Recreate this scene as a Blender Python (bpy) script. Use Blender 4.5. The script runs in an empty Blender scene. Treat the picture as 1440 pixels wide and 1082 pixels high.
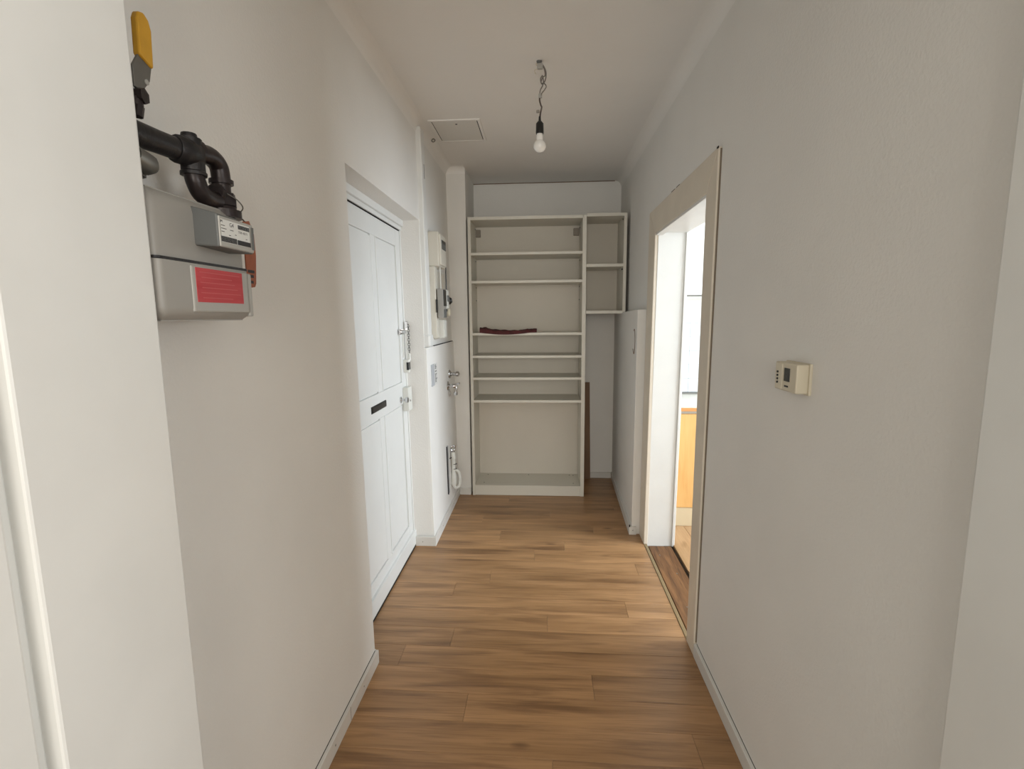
import bpy, bmesh, math, random
from mathutils import Vector, Matrix
random.seed(7)
PI = math.pi
scn = bpy.context.scene
COL = scn.collection

# ---------------------------------------------------------------- camera, world, lights, exposure
F_PX, PITCH, YAW, ROLL = 700.0, 0.1354, -0.0625, -0.0089
cam_d = bpy.data.cameras.new('camera'); cam = bpy.data.objects.new('camera', cam_d); COL.objects.link(cam)
cam_d.sensor_fit = 'HORIZONTAL'; cam_d.sensor_width = 36.0; cam_d.lens = F_PX / 1440 * 36.0
cam_d.clip_start = 0.02; cam_d.clip_end = 60
fw = Vector((math.sin(YAW) * math.cos(PITCH), math.cos(YAW) * math.cos(PITCH), -math.sin(PITCH)))
r0 = Vector((math.cos(YAW), -math.sin(YAW), 0)); u0 = r0.cross(fw)
rt = r0 * math.cos(ROLL) + u0 * math.sin(ROLL); up = -r0 * math.sin(ROLL) + u0 * math.cos(ROLL)
M = Matrix((rt, up, -fw)).transposed().to_4x4(); M.translation = Vector((0, 0, 1.4))
cam.matrix_world = M
scn.camera = cam

w = bpy.data.worlds.new('world'); scn.world = w; w.use_nodes = True
w.node_tree.nodes['Background'].inputs[0].default_value = (0.93, 0.97, 1.0, 1)
w.node_tree.nodes['Background'].inputs[1].default_value = 0.3

def area(name, loc, direction, sx, sy, watts, color):
    d = bpy.data.lights.new(name, 'AREA'); d.shape = 'RECTANGLE'; d.size = sx; d.size_y = sy
    d.energy = watts; d.color = color
    o = bpy.data.objects.new(name, d); COL.objects.link(o); o.location = loc
    o.rotation_euler = Vector(direction).to_track_quat('-Z', 'Z').to_euler()
    return o
# daylight through the window of the room behind the camera, and through the kitchen window
area('daylight_room', (0.25, -2.95, 1.50), (0, 1, 0), 2.0, 1.4, 33, (1.0, 0.95, 0.87))
area('daylight_room_side', (2.25, -.35, 1.45), (-1, 0, 0), 0.95, 1.3, 11.5, (0.95, 0.98, 1.0))
area('daylight_kitchen', (3.15, 2.05, 1.60), (-1, 0.0, 0), 2.0, 1.3, 56, (0.82, 0.91, 1.0))
vs = scn.view_settings
vs.view_transform = 'Standard'; vs.look = 'None'; vs.gamma = 1.0; vs.use_curve_mapping = False
vs.exposure = 1.18

# ---------------------------------------------------------------- materials
def srgb(h):
    h = h.lstrip('#'); out = []
    for i in (0, 2, 4):
        c = int(h[i:i + 2], 16) / 255
        out.append(c / 12.92 if c <= .04045 else ((c + .055) / 1.055) ** 2.4)
    return (*out, 1)

def mat(name, col, rough=0.5, metal=0.0, bump=0.0, bscale=60.0, var=0.0, vscale=4.0, spec=0.5, stretch=None, col2=None):
    m = bpy.data.materials.new(name); m.use_nodes = True
    nt = m.node_tree; N = nt.nodes; L = nt.links; b = N['Principled BSDF']
    c = srgb(col) if isinstance(col, str) else col
    b.inputs['Base Color'].default_value = c
    b.inputs['Roughness'].default_value = rough; b.inputs['Metallic'].default_value = metal
    b.inputs['Specular IOR Level'].default_value = spec
    geo = N.new('ShaderNodeNewGeometry'); mp = N.new('ShaderNodeMapping'); L.new(geo.outputs['Position'], mp.inputs[0])
    if stretch: mp.inputs['Scale'].default_value = stretch
    if var > 0:
        n = N.new('ShaderNodeTexNoise'); n.inputs['Scale'].default_value = vscale; n.inputs['Detail'].default_value = 5
        L.new(mp.outputs[0], n.inputs['Vector'])
        r = N.new('ShaderNodeMapRange'); r.inputs[1].default_value = .35; r.inputs[2].default_value = .65
        r.inputs[3].default_value = 0; r.inputs[4].default_value = 1
        L.new(n.outputs[0], r.inputs[0])
        mx = N.new('ShaderNodeMix'); mx.data_type = 'RGBA'
        c2 = srgb(col2) if col2 else tuple(min(1, v * (1 - var)) for v in c[:3]) + (1,)
        mx.inputs[6].default_value = c; mx.inputs[7].default_value = c2
        L.new(r.outputs[0], mx.inputs[0]); L.new(mx.outputs[2], b.inputs['Base Color'])
    if bump > 0:
        n2 = N.new('ShaderNodeTexNoise'); n2.inputs['Scale'].default_value = bscale; n2.inputs['Detail'].default_value = 3
        L.new(geo.outputs['Position'], n2.inputs['Vector'])
        bp = N.new('ShaderNodeBump'); bp.inputs['Strength'].default_value = bump; bp.inputs['Distance'].default_value = 0.002
        L.new(n2.outputs[0], bp.inputs['Height']); L.new(bp.outputs[0], b.inputs['Normal'])
    return m

def wood(name, a, bcol, dark, axis='x', rough=0.42, rnd=0.10, sc=1.0):
    """long-grained wood; every plank object gets its own shift and tone through Object Info random"""
    m = bpy.data.materials.new(name); m.use_nodes = True
    nt = m.node_tree; N = nt.nodes; L = nt.links; bs = N['Principled BSDF']
    geo = N.new('ShaderNodeNewGeometry'); oi = N.new('ShaderNodeObjectInfo')
    cmb = N.new('ShaderNodeCombineXYZ')
    mul = N.new('ShaderNodeMath'); mul.operation = 'MULTIPLY'; mul.inputs[1].default_value = 37.0
    L.new(oi.outputs['Random'], mul.inputs[0])
    for i in range(3): L.new(mul.outputs[0], cmb.inputs[i])
    add = N.new('ShaderNodeVectorMath'); add.operation = 'ADD'
    L.new(geo.outputs['Position'], add.inputs[0]); L.new(cmb.outputs[0], add.inputs[1])
    def noise(scale, st, det=6, dist=0.0):
        mp = N.new('ShaderNodeMapping'); mp.inputs['Scale'].default_value = st
        L.new(add.outputs[0], mp.inputs[0])
        n = N.new('ShaderNodeTexNoise'); n.inputs['Scale'].default_value = scale * sc; n.inputs['Detail'].default_value = det
        n.inputs['Distortion'].default_value = dist
        L.new(mp.outputs[0], n.inputs['Vector']); return n.outputs[0]
    st1 = {'x': (.11, 1, 1), 'y': (1, .11, 1), 'z': (1, 1, .11)}[axis]
    st2 = {'x': (.035, 1, 1), 'y': (1, .035, 1), 'z': (1, 1, .035)}[axis]
    st3 = {'x': (.3, 1, 1), 'y': (1, .3, 1), 'z': (1, 1, .3)}[axis]
    def ramp(src, lo, hi):
        r = N.new('ShaderNodeMapRange'); r.inputs[1].default_value = lo; r.inputs[2].default_value = hi
        L.new(src, r.inputs[0]); return r.outputs[0]
    def mix(fac, c1, c2, mode='MIX'):
        mx = N.new('ShaderNodeMix'); mx.data_type = 'RGBA'; mx.blend_type = mode
        if isinstance(fac, float): mx.inputs[0].default_value = fac
        else: L.new(fac, mx.inputs[0])
        for k, c in ((6, c1), (7, c2)):
            if isinstance(c, tuple): mx.inputs[k].default_value = c
            else: L.new(c, mx.inputs[k])
        return mx.outputs[2]
    c = mix(ramp(noise(13, st1, 5, .6), .32, .68), srgb(a), srgb(bcol))
    g = N.new('ShaderNodeMath'); g.operation = 'MULTIPLY'; g.inputs[1].default_value = .8
    L.new(ramp(noise(20, st1, 7, .5), .50, .76), g.inputs[0])
    c = mix(g.outputs[0], c, srgb(dark))
    g2 = N.new('ShaderNodeMath'); g2.operation = 'MULTIPLY'; g2.inputs[1].default_value = .38
    L.new(ramp(noise(160, st2, 3), .45, .75), g2.inputs[0])
    c = mix(g2.outputs[0], c, srgb(dark))
    g3 = N.new('ShaderNodeMath'); g3.operation = 'MULTIPLY'; g3.inputs[1].default_value = .8
    L.new(ramp(noise(9, st3, 2), .70, .78), g3.inputs[0])
    c = mix(g3.outputs[0], c, srgb(dark))
    if rnd > .05:
        mpk = N.new('ShaderNodeMapping'); mpk.inputs['Scale'].default_value = tuple(.45 if k == axis else 1 for k in 'xyz')
        L.new(add.outputs[0], mpk.inputs[0])
        vk = N.new('ShaderNodeTexVoronoi'); vk.inputs['Scale'].default_value = 4.2; L.new(mpk.outputs[0], vk.inputs['Vector'])
        kr = N.new('ShaderNodeMapRange'); kr.inputs[1].default_value = .085; kr.inputs[2].default_value = .03
        kr.inputs[3].default_value = 0; kr.inputs[4].default_value = .75
        L.new(vk.outputs['Distance'], kr.inputs[0]); c = mix(kr.outputs[0], c, srgb(dark))
    hsv = N.new('ShaderNodeHueSaturation'); mr = N.new('ShaderNodeMapRange')
    mr.inputs[3].default_value = 1 - rnd; mr.inputs[4].default_value = 1 + rnd
    L.new(oi.outputs['Random'], mr.inputs[0]); L.new(mr.outputs[0], hsv.inputs['Value']); L.new(c, hsv.inputs['Color'])
    L.new(hsv.outputs[0], bs.inputs['Base Color'])
    bs.inputs['Roughness'].default_value = rough
    bp = N.new('ShaderNodeBump'); bp.inputs['Strength'].default_value = .12; bp.inputs['Distance'].default_value = .001
    L.new(ramp(noise(160, st2, 3), .3, .8), bp.inputs['Height']); L.new(bp.outputs[0], bs.inputs['Normal'])
    return m

WALL = mat('wall_plaster', '#ebe9e4', .9, bump=.55, bscale=140, var=.03, vscale=3, spec=.2)
CEIL = mat('ceiling_plaster', '#f1efeb', .92, bump=.3, bscale=120, var=.02, vscale=3, spec=.2)
WHITE = mat('white_gloss_paint', '#e6e6e2', .38, bump=.15, bscale=35, var=.04, vscale=6)
DOORW = mat('door_white_paint', '#e2e3e0', .42, bump=.15, bscale=30, var=.03, vscale=5)
CREAM = mat('aged_cream_paint', '#e3d9c8', .5, bump=.25, bscale=40, var=.06, vscale=7)
SKIRT = mat('baseboard_white', '#dedcd6', .45, var=.04, vscale=9)
LAM = mat('white_laminate', '#d9d5c9', .45)
LAMB = mat('white_hardboard', '#d6cfc2', .6, var=.03, vscale=3)
BLACKP = mat('black_plastic', '#121212', .35)
GAPM = mat('dark_gap', '#1c1712', .9)
CHROME = mat('chrome', '#cfcfd0', .18, 1.0)
STEEL = mat('dull_steel', '#8b8a86', .42, .9)
IRON = mat('dark_iron_pipe', '#2c2a2b', .42, .35, bump=.5, bscale=90, var=.3, vscale=25)
IRON2 = mat('brown_black_fittings', '#322a2a', .36, .35, bump=.5, bscale=60, var=.35, vscale=30)
METER = mat('grey_painted_metal', '#9d9a94', .45, .1, bump=.1, bscale=80)
METER2 = mat('darker_grey_plastic', '#636564', .5)
METER3 = mat('light_grey_plate', '#a9a7a1', .45)
RED = mat('red_sticker', '#b02a31', .5, var=.35, vscale=60, stretch=(1, .05, 1), col2='#c04348')
PAPER = mat('white_label', '#dcdcd8', .5)
INK = mat('dark_print', '#2d2d2f', .6)
YEL = mat('yellow_rubber', '#c9972b', .4, var=.1, vscale=30)
ORNG = mat('orange_brown_card', '#a35b3b', .55, var=.15, vscale=40)
BEIGE = mat('beige_plastic', '#d3cab4', .45)
BOXM = mat('cream_enamel', '#d8d3c6', .4)
LCD = mat('dark_display', '#2a2c28', .2)
WIREM = mat('grey_wire', '#77706a', .5)
WIREB = mat('brown_wire', '#4a3d36', .5)
BULB = mat('frosted_bulb_glass', '#f1efea', .22)
CLOTH = mat('dark_red_cloth', '#551c1f', .75, bump=.6, bscale=90, var=.4, vscale=30)
BROWN = mat('brown_board', '#86664a', .6, var=.25, vscale=20, stretch=(1, 1, .15))
PVC = mat('white_pvc', '#dfdfd8', .35)
GREYP = mat('grey_plate', '#9fa1a4', .4, .3)
KFRONT = wood('kitchen_beech_front', '#d9a765', '#e0b274', '#c99250', 'z', .4, .03)
KTOP = mat('kitchen_worktop', '#cfcbc0', .35, var=.05, vscale=20)
KEDGE = mat('worktop_edge', '#c98f55', .4)
KPLINTH = mat('kitchen_plinth', '#cbb998', .5)
TILE = mat('glazed_white_tile', '#dfe3e6', .12)
GROUT = mat('grout', '#b9bec2', .8)
FLOORW = wood('oak_vinyl_plank', '#b98f64', '#9a744d', '#62432a', 'x', .36, .10)
KFLOOR = wood('kitchen_floor_wood', '#b99872', '#a98660', '#8a6945', 'y', .45, .08)
THRW = wood('raw_threshold_wood', '#8d643d', '#6a4728', '#2c1c10', 'y', .7, .02, 2.2)
TRIMM = mat('tan_edge_strip', '#8f7c5a', .45, .2)
SUB = mat('subfloor', '#3a2c20', .9)

# ---------------------------------------------------------------- helpers
def link(name, me, parent=None):
    o = bpy.data.objects.new(name, me); COL.objects.link(o)
    if parent is not None: o.parent = parent
    return o
def obj(name, bm, m, parent=None, bevel=0.0, smooth=False, lean=False, seg=2):
    if lean:
        for v in bm.verts: v.co.x -= .011 * v.co.z
    bmesh.ops.recalc_face_normals(bm, faces=bm.faces)
    me = bpy.data.meshes.new(name); bm.to_mesh(me); bm.free()
    for mm in (m if isinstance(m, (list, tuple)) else [m]): me.materials.append(mm)
    if smooth:
        for p in me.polygons: p.use_smooth = True
        if hasattr(me, 'set_sharp_from_angle'): me.set_sharp_from_angle(angle=math.radians(40))
    o = link(name, me, parent)
    if parent is not None: o.matrix_parent_inverse = Matrix.Translation(-parent.location)
    if bevel > 0:
        b = o.modifiers.new('bevel', 'BEVEL'); b.width = bevel; b.segments = seg; b.limit_method = 'ANGLE'
        b.angle_limit = math.radians(50)
    return o
def B(): return bmesh.new()
def hexa(bm, pts, mi=0):
    vs_ = [bm.verts.new(p) for p in pts]
    for f in ((0, 3, 2, 1), (4, 5, 6, 7), (0, 1, 5, 4), (1, 2, 6, 5), (2, 3, 7, 6), (3, 0, 4, 7)):
        fc = bm.faces.new([vs_[i] for i in f]); fc.material_index = mi
    return bm
def box(bm, x0, x1, y0, y1, z0, z1, mi=0):
    return hexa(bm, [(x0, y0, z0), (x1, y0, z0), (x1, y1, z0), (x0, y1, z0), (x0, y0, z1), (x1, y0, z1), (x1, y1, z1), (x0, y1, z1)], mi)
def boxes(*a):
    bm = B()
    for t in a: box(bm, *t)
    return bm
def tube(bm, pts, r, seg=12, caps=True):
    """swept tube; r a number or one per point"""
    pts = [Vector(p) for p in pts]; n = len(pts)
    rs = r if isinstance(r, (list, tuple)) else [r] * n
    rings = []; prev = None
    for i, p in enumerate(pts):
        t = (pts[min(i + 1, n - 1)] - pts[max(i - 1, 0)])
        t = t.normalized() if t.length > 1e-9 else (prev_t if i else Vector((0, 0, 1)))
        prev_t = t
        a = prev if prev is not None else (Vector((0, 0, 1)) if abs(t.z) < .9 else Vector((1, 0, 0)))
        u = (a - t * a.dot(t)).normalized(); v = t.cross(u); prev = u
        rings.append([bm.verts.new(p + (u * math.cos(2 * PI * k / seg) + v * math.sin(2 * PI * k / seg)) * rs[i]) for k in range(seg)])
    for i in range(n - 1):
        for k in range(seg):
            bm.faces.new((rings[i][k], rings[i][(k + 1) % seg], rings[i + 1][(k + 1) % seg], rings[i + 1][k]))
    if caps:
        bm.faces.new(list(reversed(rings[0]))); bm.faces.new(rings[-1])
    return bm
def spline(ctrl, n=6):
    c = [Vector(p) for p in ctrl]; out = []
    for i in range(len(c) - 1):
        p0, p1, p2, p3 = c[max(i - 1, 0)], c[i], c[i + 1], c[min(i + 2, len(c) - 1)]
        for k in range(n):
            t = k / n
            out.append(.5 * ((2 * p1) + (p2 - p0) * t + (2 * p0 - 5 * p1 + 4 * p2 - p3) * t * t + (3 * p1 - p0 - 3 * p2 + p3) * t ** 3))
    out.append(c[-1]); return out
def ring(bm, c, axis, R, r, seg=20, s2=8):
    c = Vector(c); ax = Vector(axis).normalized(); a = Vector((0, 0, 1)) if abs(ax.z) < .9 else Vector((1, 0, 0))
    u = (a - ax * a.dot(ax)).normalized(); v = ax.cross(u); g = []
    for i in range(seg):
        t = 2 * PI * i / seg; d = u * math.cos(t) + v * math.sin(t)
        g.append([bm.verts.new(c + d * (R + r * math.cos(2 * PI * k / s2)) + ax * (r * math.sin(2 * PI * k / s2))) for k in range(s2)])
    for i in range(seg):
        for k in range(s2):
            bm.faces.new((g[i][k], g[(i + 1) % seg][k], g[(i + 1) % seg][(k + 1) % s2], g[i][(k + 1) % s2]))
    return bm
def thing(name, label, cat, loc, group=None):
    o = bpy.data.objects.new(name, None); COL.objects.link(o); o.location = loc; o.empty_display_size = .05
    o['label'] = label; o['category'] = cat
    if group: o['group'] = group
    return o
def tag(o, label, cat, group=None):
    o['label'] = label; o['category'] = cat
    if group: o['group'] = group
    return o
def struct(name, bm, m, label=None, **k):
    o = obj(name, bm, m, **k); o['kind'] = 'structure'
    if label: o['label'] = label
    return o
def text(name, s, size, m, parent, mw, extrude=.0003):
    cu = bpy.data.curves.new(name, 'FONT'); cu.body = s; cu.size = size; cu.extrude = extrude
    cu.align_x = 'LEFT'; cu.resolution_u = 2
    t = bpy.data.objects.new(name + '_tmp', cu); COL.objects.link(t)
    dg = bpy.context.evaluated_depsgraph_get(); me = bpy.data.meshes.new_from_object(t.evaluated_get(dg))
    bpy.data.objects.remove(t); me.name = name; me.transform(mw); me.materials.clear(); me.materials.append(m)
    o = link(name, me, parent)
    if parent is not None: o.matrix_parent_inverse = Matrix.Translation(-parent.location)
    return o

CZ = 2.48           # ceiling height
XL, XR = -.683, .633
JY0, JY1 = .50, .72  # thickness of the wall with the doorway the camera looks through

# ---------------------------------------------------------------- floor and ceiling
fl = struct('floor', boxes((-2.3, .645, -3.0, 4.30, -.10, -.012)), SUB, 'oak-look plank floor of the narrow hallway')
# corridor planks, laid across the passage
rows = []; y = 4.275
W = .130
y = 2.065 - W * 10
k = -10
while y < 4.25:
    rows.append((y, min(y + W, 4.27), k)); y += W; k += 1
ends = {0: [.02], 1: [.40], 3: [-.285], 6: [.13], 7: [-.275], 2: [-.46], -1: [-.40, ], 4: [.52], 5: [-.05], 8: [.33]}
def xlim(y0, y1):
    ym = (y0 + y1) / 2
    if 1.78 < ym < 2.95: l = -.80
    else: l = -.71
    r = .622 if 2.0 < ym < 3.0 else .66
    return l, r
for y0, y1, k in rows:
    l, r = xlim(y0, y1)
    if k in ends: e = ends[k]
    else:
        s = (-.9 + (k * .47) % 1.25); e = [s] if l + .1 < s < r - .1 else ([s + 1.25] if l + .1 < s + 1.25 < r - .1 else [])
    xs = [l] + e + [r]
    for a, b in zip(xs[:-1], xs[1:]):
        pb = boxes((a + .0004, b - .0004, y0 + .0004, y1 - .0004, -.012, 0))
        for v in pb.verts: v.co.y -= .018 * v.co.x
        obj('floor_plank', pb, FLOORW, fl, bevel=.0006, seg=1)

ceil = struct('ceiling', boxes((-2.3, 3.3, -3.1, 4.6, CZ, CZ + .1)), CEIL, 'off-white plastered ceiling with soft rounded edges')
bm = B()
def cove(bm, x, s, y0, y1, R=.055, n=6):
    prev = None
    for i in range(n + 1):
        t = PI / 2 * i / n
        px = x + s * (R - R * math.sin(t)) ; pz = CZ - (R - R * math.cos(t))
        cur = [bm.verts.new((px, y0, pz)), bm.verts.new((px, y1, pz))]
        if prev: bm.faces.new((prev[0], prev[1], cur[1], cur[0]))
        prev = cur
cove(bm, XL - .0272, 1, JY1, 3.79); cove(bm, XR, -1, JY1, 4.24)
prev = None
for i in range(7):
    t = PI / 2 * i / 6; py = 3.787 - (.055 - .055 * math.sin(t)); pz = CZ - (.055 - .055 * math.cos(t))
    cur = [bm.verts.new((-.72, py, pz)), bm.verts.new((-.568, py, pz))]
    if prev: bm.faces.new((prev[0], prev[1], cur[1], cur[0]))
    prev = cur
obj('cove', bm, CEIL, ceil, smooth=True)
obj('joint_crack', boxes((-.57, .58, 4.232, 4.241, CZ - .0045, CZ - .001)), BROWN, ceil)

# ---------------------------------------------------------------- left wall
bm = boxes((-1.1, XL, JY1, 1.825, 0, CZ + .02), (-1.1, XL, 1.825, 2.895, 1.95, CZ + .02), (-1.1, XL, 2.895, 4.4, 0, CZ + .02))
wl = struct('wall_left', bm, WALL, 'long left plaster wall with the entrance door recess', lean=True)
obj('boxing', boxes((XL - .01, XL + .013, 2.897, 3.785, 0, 1.222)), WALL, wl, bevel=.004, lean=True)
# worn edge of the plaster at the foot of the near reveal
bm = B()
for i, (dz, wd) in enumerate(((.0, .010), (.012, .004), (.022, .009), (.034, .003), (.047, .006))):
    box(bm, XL - .02, XL + wd * .3, 1.822, 1.825 + wd, dz, dz + .012)
obj('chipped_plaster', bm, WALL, wl, lean=True)
# return wall left of the bookcase, forms the niche
struct('wall_niche', boxes((-.75, -.568, 3.785, 4.4, 0, CZ + .02)), WALL, 'short wall return beside the bookcase', bevel=.003)
wb = struct('wall_back', boxes((-.75, .8, 4.24, 4.4, 0, CZ + .02)), WALL, 'back wall behind the bookcase')

# ---------------------------------------------------------------- right wall with kitchen opening
bm = boxes((XR, .79, JY1, 1.99, 0, CZ + .02), (XR, .79, 1.99, 2.99, 1.90, CZ + .02), (XR, .79, 2.99, 4.4, 0, CZ + .02), (XR, .79, 1.99, 2.99, -.1, -.03))
wr = struct('wall_right', bm, WALL, 'long right plaster wall with the opening to the kitchen')
hx = B(); hexa(hx, [(.570, 3.10, 0), (XR + .01, 3.10, 0), (XR + .01, 4.25, 0), (.600, 4.25, 0), (.576, 3.10, 1.437), (XR + .01, 3.10, 1.437), (XR + .01, 4.25, 1.42), (.598, 4.25, 1.42)])
bxr = obj('boxing', hx, WALL, wr, bevel=.003)
bm = B()
pts = []
for i in range(25):
    t = 2 * PI * i / 24
    pts.append((.5745, 3.20 + .040 * math.cos(t) , 1.238 + (.075 * math.sin(t)) * (1 + .12 * math.cos(3 * t))))
tube(bm, pts[5:22], .0016, 6)
obj('oval_mark', bm, BROWN, wr)
# door lining and casing of the kitchen opening
d2 = bpy.data.objects.new('door_2', None); COL.objects.link(d2); d2.location = (.71, 2.48, 0); d2['kind'] = 'structure'
d2['label'] = 'doorless kitchen doorway with cream painted casing and white lining'
XF = XR - .013
bm = B(); hexa(bm, [(XF, 1.935, 0), (XR + .012, 1.935, 0), (XR + .012, 2.032, 0), (XF, 2.032, 0), (XF, 1.898, 1.99), (XR + .012, 1.898, 1.99), (XR + .012, 2.017, 1.857), (XF, 2.017, 1.857)])
obj('casing', bm, CREAM, d2, bevel=.004)
bm = B(); hexa(bm, [(XF, 2.955, 0), (XR + .012, 2.955, 0), (XR + .012, 3.098, 0), (XF, 3.098, 0), (XF, 2.886, 1.851), (XR + .012, 2.886, 1.851), (XR + .012, 3.046, 1.99), (XF, 3.046, 1.99)])
obj('casing', bm, CREAM, d2, bevel=.004)
bm = B(); hexa(bm, [(XF, 2.018, 1.857), (XR + .012, 2.018, 1.857), (XR + .012, 2.885, 1.851), (XF, 2.885, 1.851), (XF, 1.90, 1.991), (XR + .012, 1.90, 1.991), (XR + .012, 3.045, 1.989), (XF, 3.045, 1.989)])
obj('casing', bm, CREAM, d2, bevel=.004)
bm = B(); hexa(bm, [(XF + .007, 1.9335, .06), (XR + .002, 1.9335, .06), (XR + .002, 1.936, .06), (XF + .007, 1.936, .06), (XF + .007, 1.8965, 1.985), (XR + .002, 1.8965, 1.985), (XR + .002, 1.899, 1.985), (XF + .007, 1.899, 1.985)])
obj('edge_crack', bm, mat('cracked_paint', '#7d7060', .8), d2)
bm = B(); box(bm, XF - .0006, XF + .002, 1.898, 1.915, 1.986, 1.993); box(bm, XF + .002, XR + .001, 2.42, 2.47, 1.9895, 1.993); box(bm, XF + .002, XR + .001, 2.50, 2.56, 1.9895, 1.993)
obj('edge_crack', bm, GAPM, d2)
bm = B(); hexa(bm, [(XF + .004, 2.018, 1.845), (XR + .03, 2.018, 1.845), (XR + .03, 2.885, 1.840), (XF + .004, 2.885, 1.840), (XF + .004, 2.018, 1.858), (XR + .03, 2.018, 1.858), (XR + .03, 2.885, 1.852), (XF + .004, 2.885, 1.852)])
obj('bead', bm, WHITE, d2, bevel=.002)
bm = B(); hexa(bm, [(XR + .005, 2.957, -.01), (.795, 2.957, -.01), (.795, 3.0, -.01), (XR + .005, 3.0, -.01), (XR + .005, 2.882, 1.86), (.795, 2.882, 1.86), (.795, 3.0, 1.86), (XR + .005, 3.0, 1.86)])
obj('lining', bm, WHITE, d2, bevel=.002)
bm = B(); hexa(bm, [(.788, 2.948, -.01), (.806, 2.948, -.01), (.806, 3.0, -.01), (.788, 3.0, -.01), (.788, 2.874, 1.85), (.806, 2.874, 1.85), (.806, 3.0, 1.85), (.788, 3.0, 1.85)])
obj('edge_bead', bm, WHITE, d2, bevel=.003)
obj('lining', boxes((XR + .005, .80, 1.985, 2.022, -.01, 1.86)), WHITE, d2, bevel=.002)
obj('lining', boxes((XR + .005, .80, 1.985, 3.0, 1.853, 1.91)), WHITE, d2, bevel=.002)
th = tag(obj('threshold_board', boxes((.648, .786, 2.022, 2.955, -.03, -.008)), THRW, bevel=.003), 'worn bare wooden threshold board in the kitchen doorway', 'threshold')
for (x, y_) in ((.70, 2.30), (.735, 2.62), (.69, 2.83)):
    bm = B(); tube(bm, [(x, y_, -.0085), (x, y_, -.0065)], .004, 8); obj('nail_head', bm, STEEL, th)
tag(obj('edge_strip', boxes((.622, .640, 2.03, 2.957, -.012, .0035)), TRIMM, bevel=.0025), 'narrow tan edging strip along the bare threshold board', 'trim')

# ---------------------------------------------------------------- wall with the doorway the camera stands in
bm = B()
hexa(bm, [(-2.3, JY0, 0), (-.576, JY0, 0), (-.576, JY1, 0), (-2.3, JY1, 0), (-2.3, JY0, CZ + .02), (-.576, JY0, CZ + .02), (-.576, JY1, CZ + .02), (-2.3, JY1, CZ + .02)])
box(bm, -2.3, -.600, .46, JY0 + .002, 0, CZ + .02); box(bm, -2.3, -.585, .28, .482, 0, CZ + .02)
box(bm, .608, 2.3, .45, JY1, 0, CZ + .02)
box(bm, -.576, .608, .45, JY1, 2.30, CZ + .02)
wf = struct('wall_front', bm, WHITE, 'white painted jambs of the doorway in the foreground', bevel=.004)
# ---------------------------------------------------------------- room behind the camera (light comes from its window)
struct('wall_room_left', boxes((-2.4, -2.3, -3.1, .72, 0, CZ)), WALL)
struct('wall_room_right', boxes((2.3, 2.4, -3.1, -.85, 0, CZ), (2.3, 2.4, .15, .72, 0, CZ), (2.3, 2.4, -.85, .15, 0, .8), (2.3, 2.4, -.85, .15, 2.1, CZ)), WALL)
struct('wall_room_rear', boxes((-2.4, -.75, -3.1, -3.0, 0, CZ), (1.25, 2.4, -3.1, -3.0, 0, CZ), (-.75, 1.25, -3.1, -3.0, 0, .8), (-.75, 1.25, -3.1, -3.0, 2.2, CZ)), WALL)
struct('floor_room', boxes((.645, 2.3, -3.0, .72, -.10, -.001)), FLOORW)
wn = bpy.data.objects.new('window_1', None); COL.objects.link(wn); wn.location = (.25, -3.0, .8); wn['kind'] = 'structure'
obj('window_frame', boxes((-.75, -.70, -3.08, -3.02, .8, 2.2), (1.20, 1.25, -3.08, -3.02, .8, 2.2), (-.75, 1.25, -3.08, -3.02, .8, .85), (-.75, 1.25, -3.08, -3.02, 2.15, 2.2), (.22, .28, -3.08, -3.02, .8, 2.2)), WHITE, wn, bevel=.003)

wn = bpy.data.objects.new('window_3', None); COL.objects.link(wn); wn.location = (2.3, -.35, .8); wn['kind'] = 'structure'
obj('window_frame', boxes((2.33, 2.38, -.85, -.80, .8, 2.1), (2.33, 2.38,   .10, .15, .8, 2.1), (2.33, 2.38, -.85, .15, .8, .85), (2.33, 2.38, -.85, .15, 2.05, 2.1)), WHITE, wn, bevel=.003)
# ---------------------------------------------------------------- kitchen
struct('floor_kitchen', boxes((.79, 3.3, .6, 3.9, -.10, -.012)), SUB)
kf = bpy.data.objects['floor_kitchen']
x = .80
while x < 1.9:
    yy = .9 + random.random() * .3
    ys = [.7, yy, yy + 1.1, 3.80] if yy + 1.1 < 3.3 else [.7, yy, 3.8]
    ys = sorted(ys)
    for a, b in zip(ys[:-1], ys[1:]):
        obj('floor_plank', boxes((x + .0006, x + .1394, a + .0006, b - .0006, -.012, .002)), KFLOOR, kf, bevel=.0006, seg=1)
    x += .14
obj('floor_remainder', boxes((1.92, 3.3, .6, 3.9, -.012, .002)), KFLOOR, kf)
struct('wall_kitchen_back', boxes((.79, 3.3, 3.79, 3.9, 0, CZ)), WALL)
struct('wall_kitchen_front', boxes((.79, 3.3, .5, .6, 0, CZ)), WALL)
struct('wall_kitchen_right', boxes((3.2, 3.3, .5, 1.05, 0, CZ), (3.2, 3.3, 3.05, 3.9, 0, CZ), (3.2, 3.3, 1.05, 3.05, 0, .93), (3.2, 3.3, 1.05, 3.05, 2.27, CZ)), WALL)
wn = bpy.data.objects.new('window_2', None); COL.objects.link(wn); wn.location = (3.2, 2.25, 1.0); wn['kind'] = 'structure'
obj('window_frame', boxes((3.24, 3.29, 1.05, 1.10, .93, 2.27), (3.24, 3.29, 3.0, 3.05, .93, 2.27), (3.24, 3.29, 1.05, 3.05, .93, .98), (3.24, 3.29, 1.05, 3.05, 2.22, 2.27), (3.24, 3.29, 2.02, 2.07, .93, 2.27)), WHITE, wn, bevel=.003)
kc = thing('kitchen_base_cabinet', 'light beech kitchen base cabinet seen through the doorway', 'cabinet', (1.10, 3.23, 0))
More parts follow.
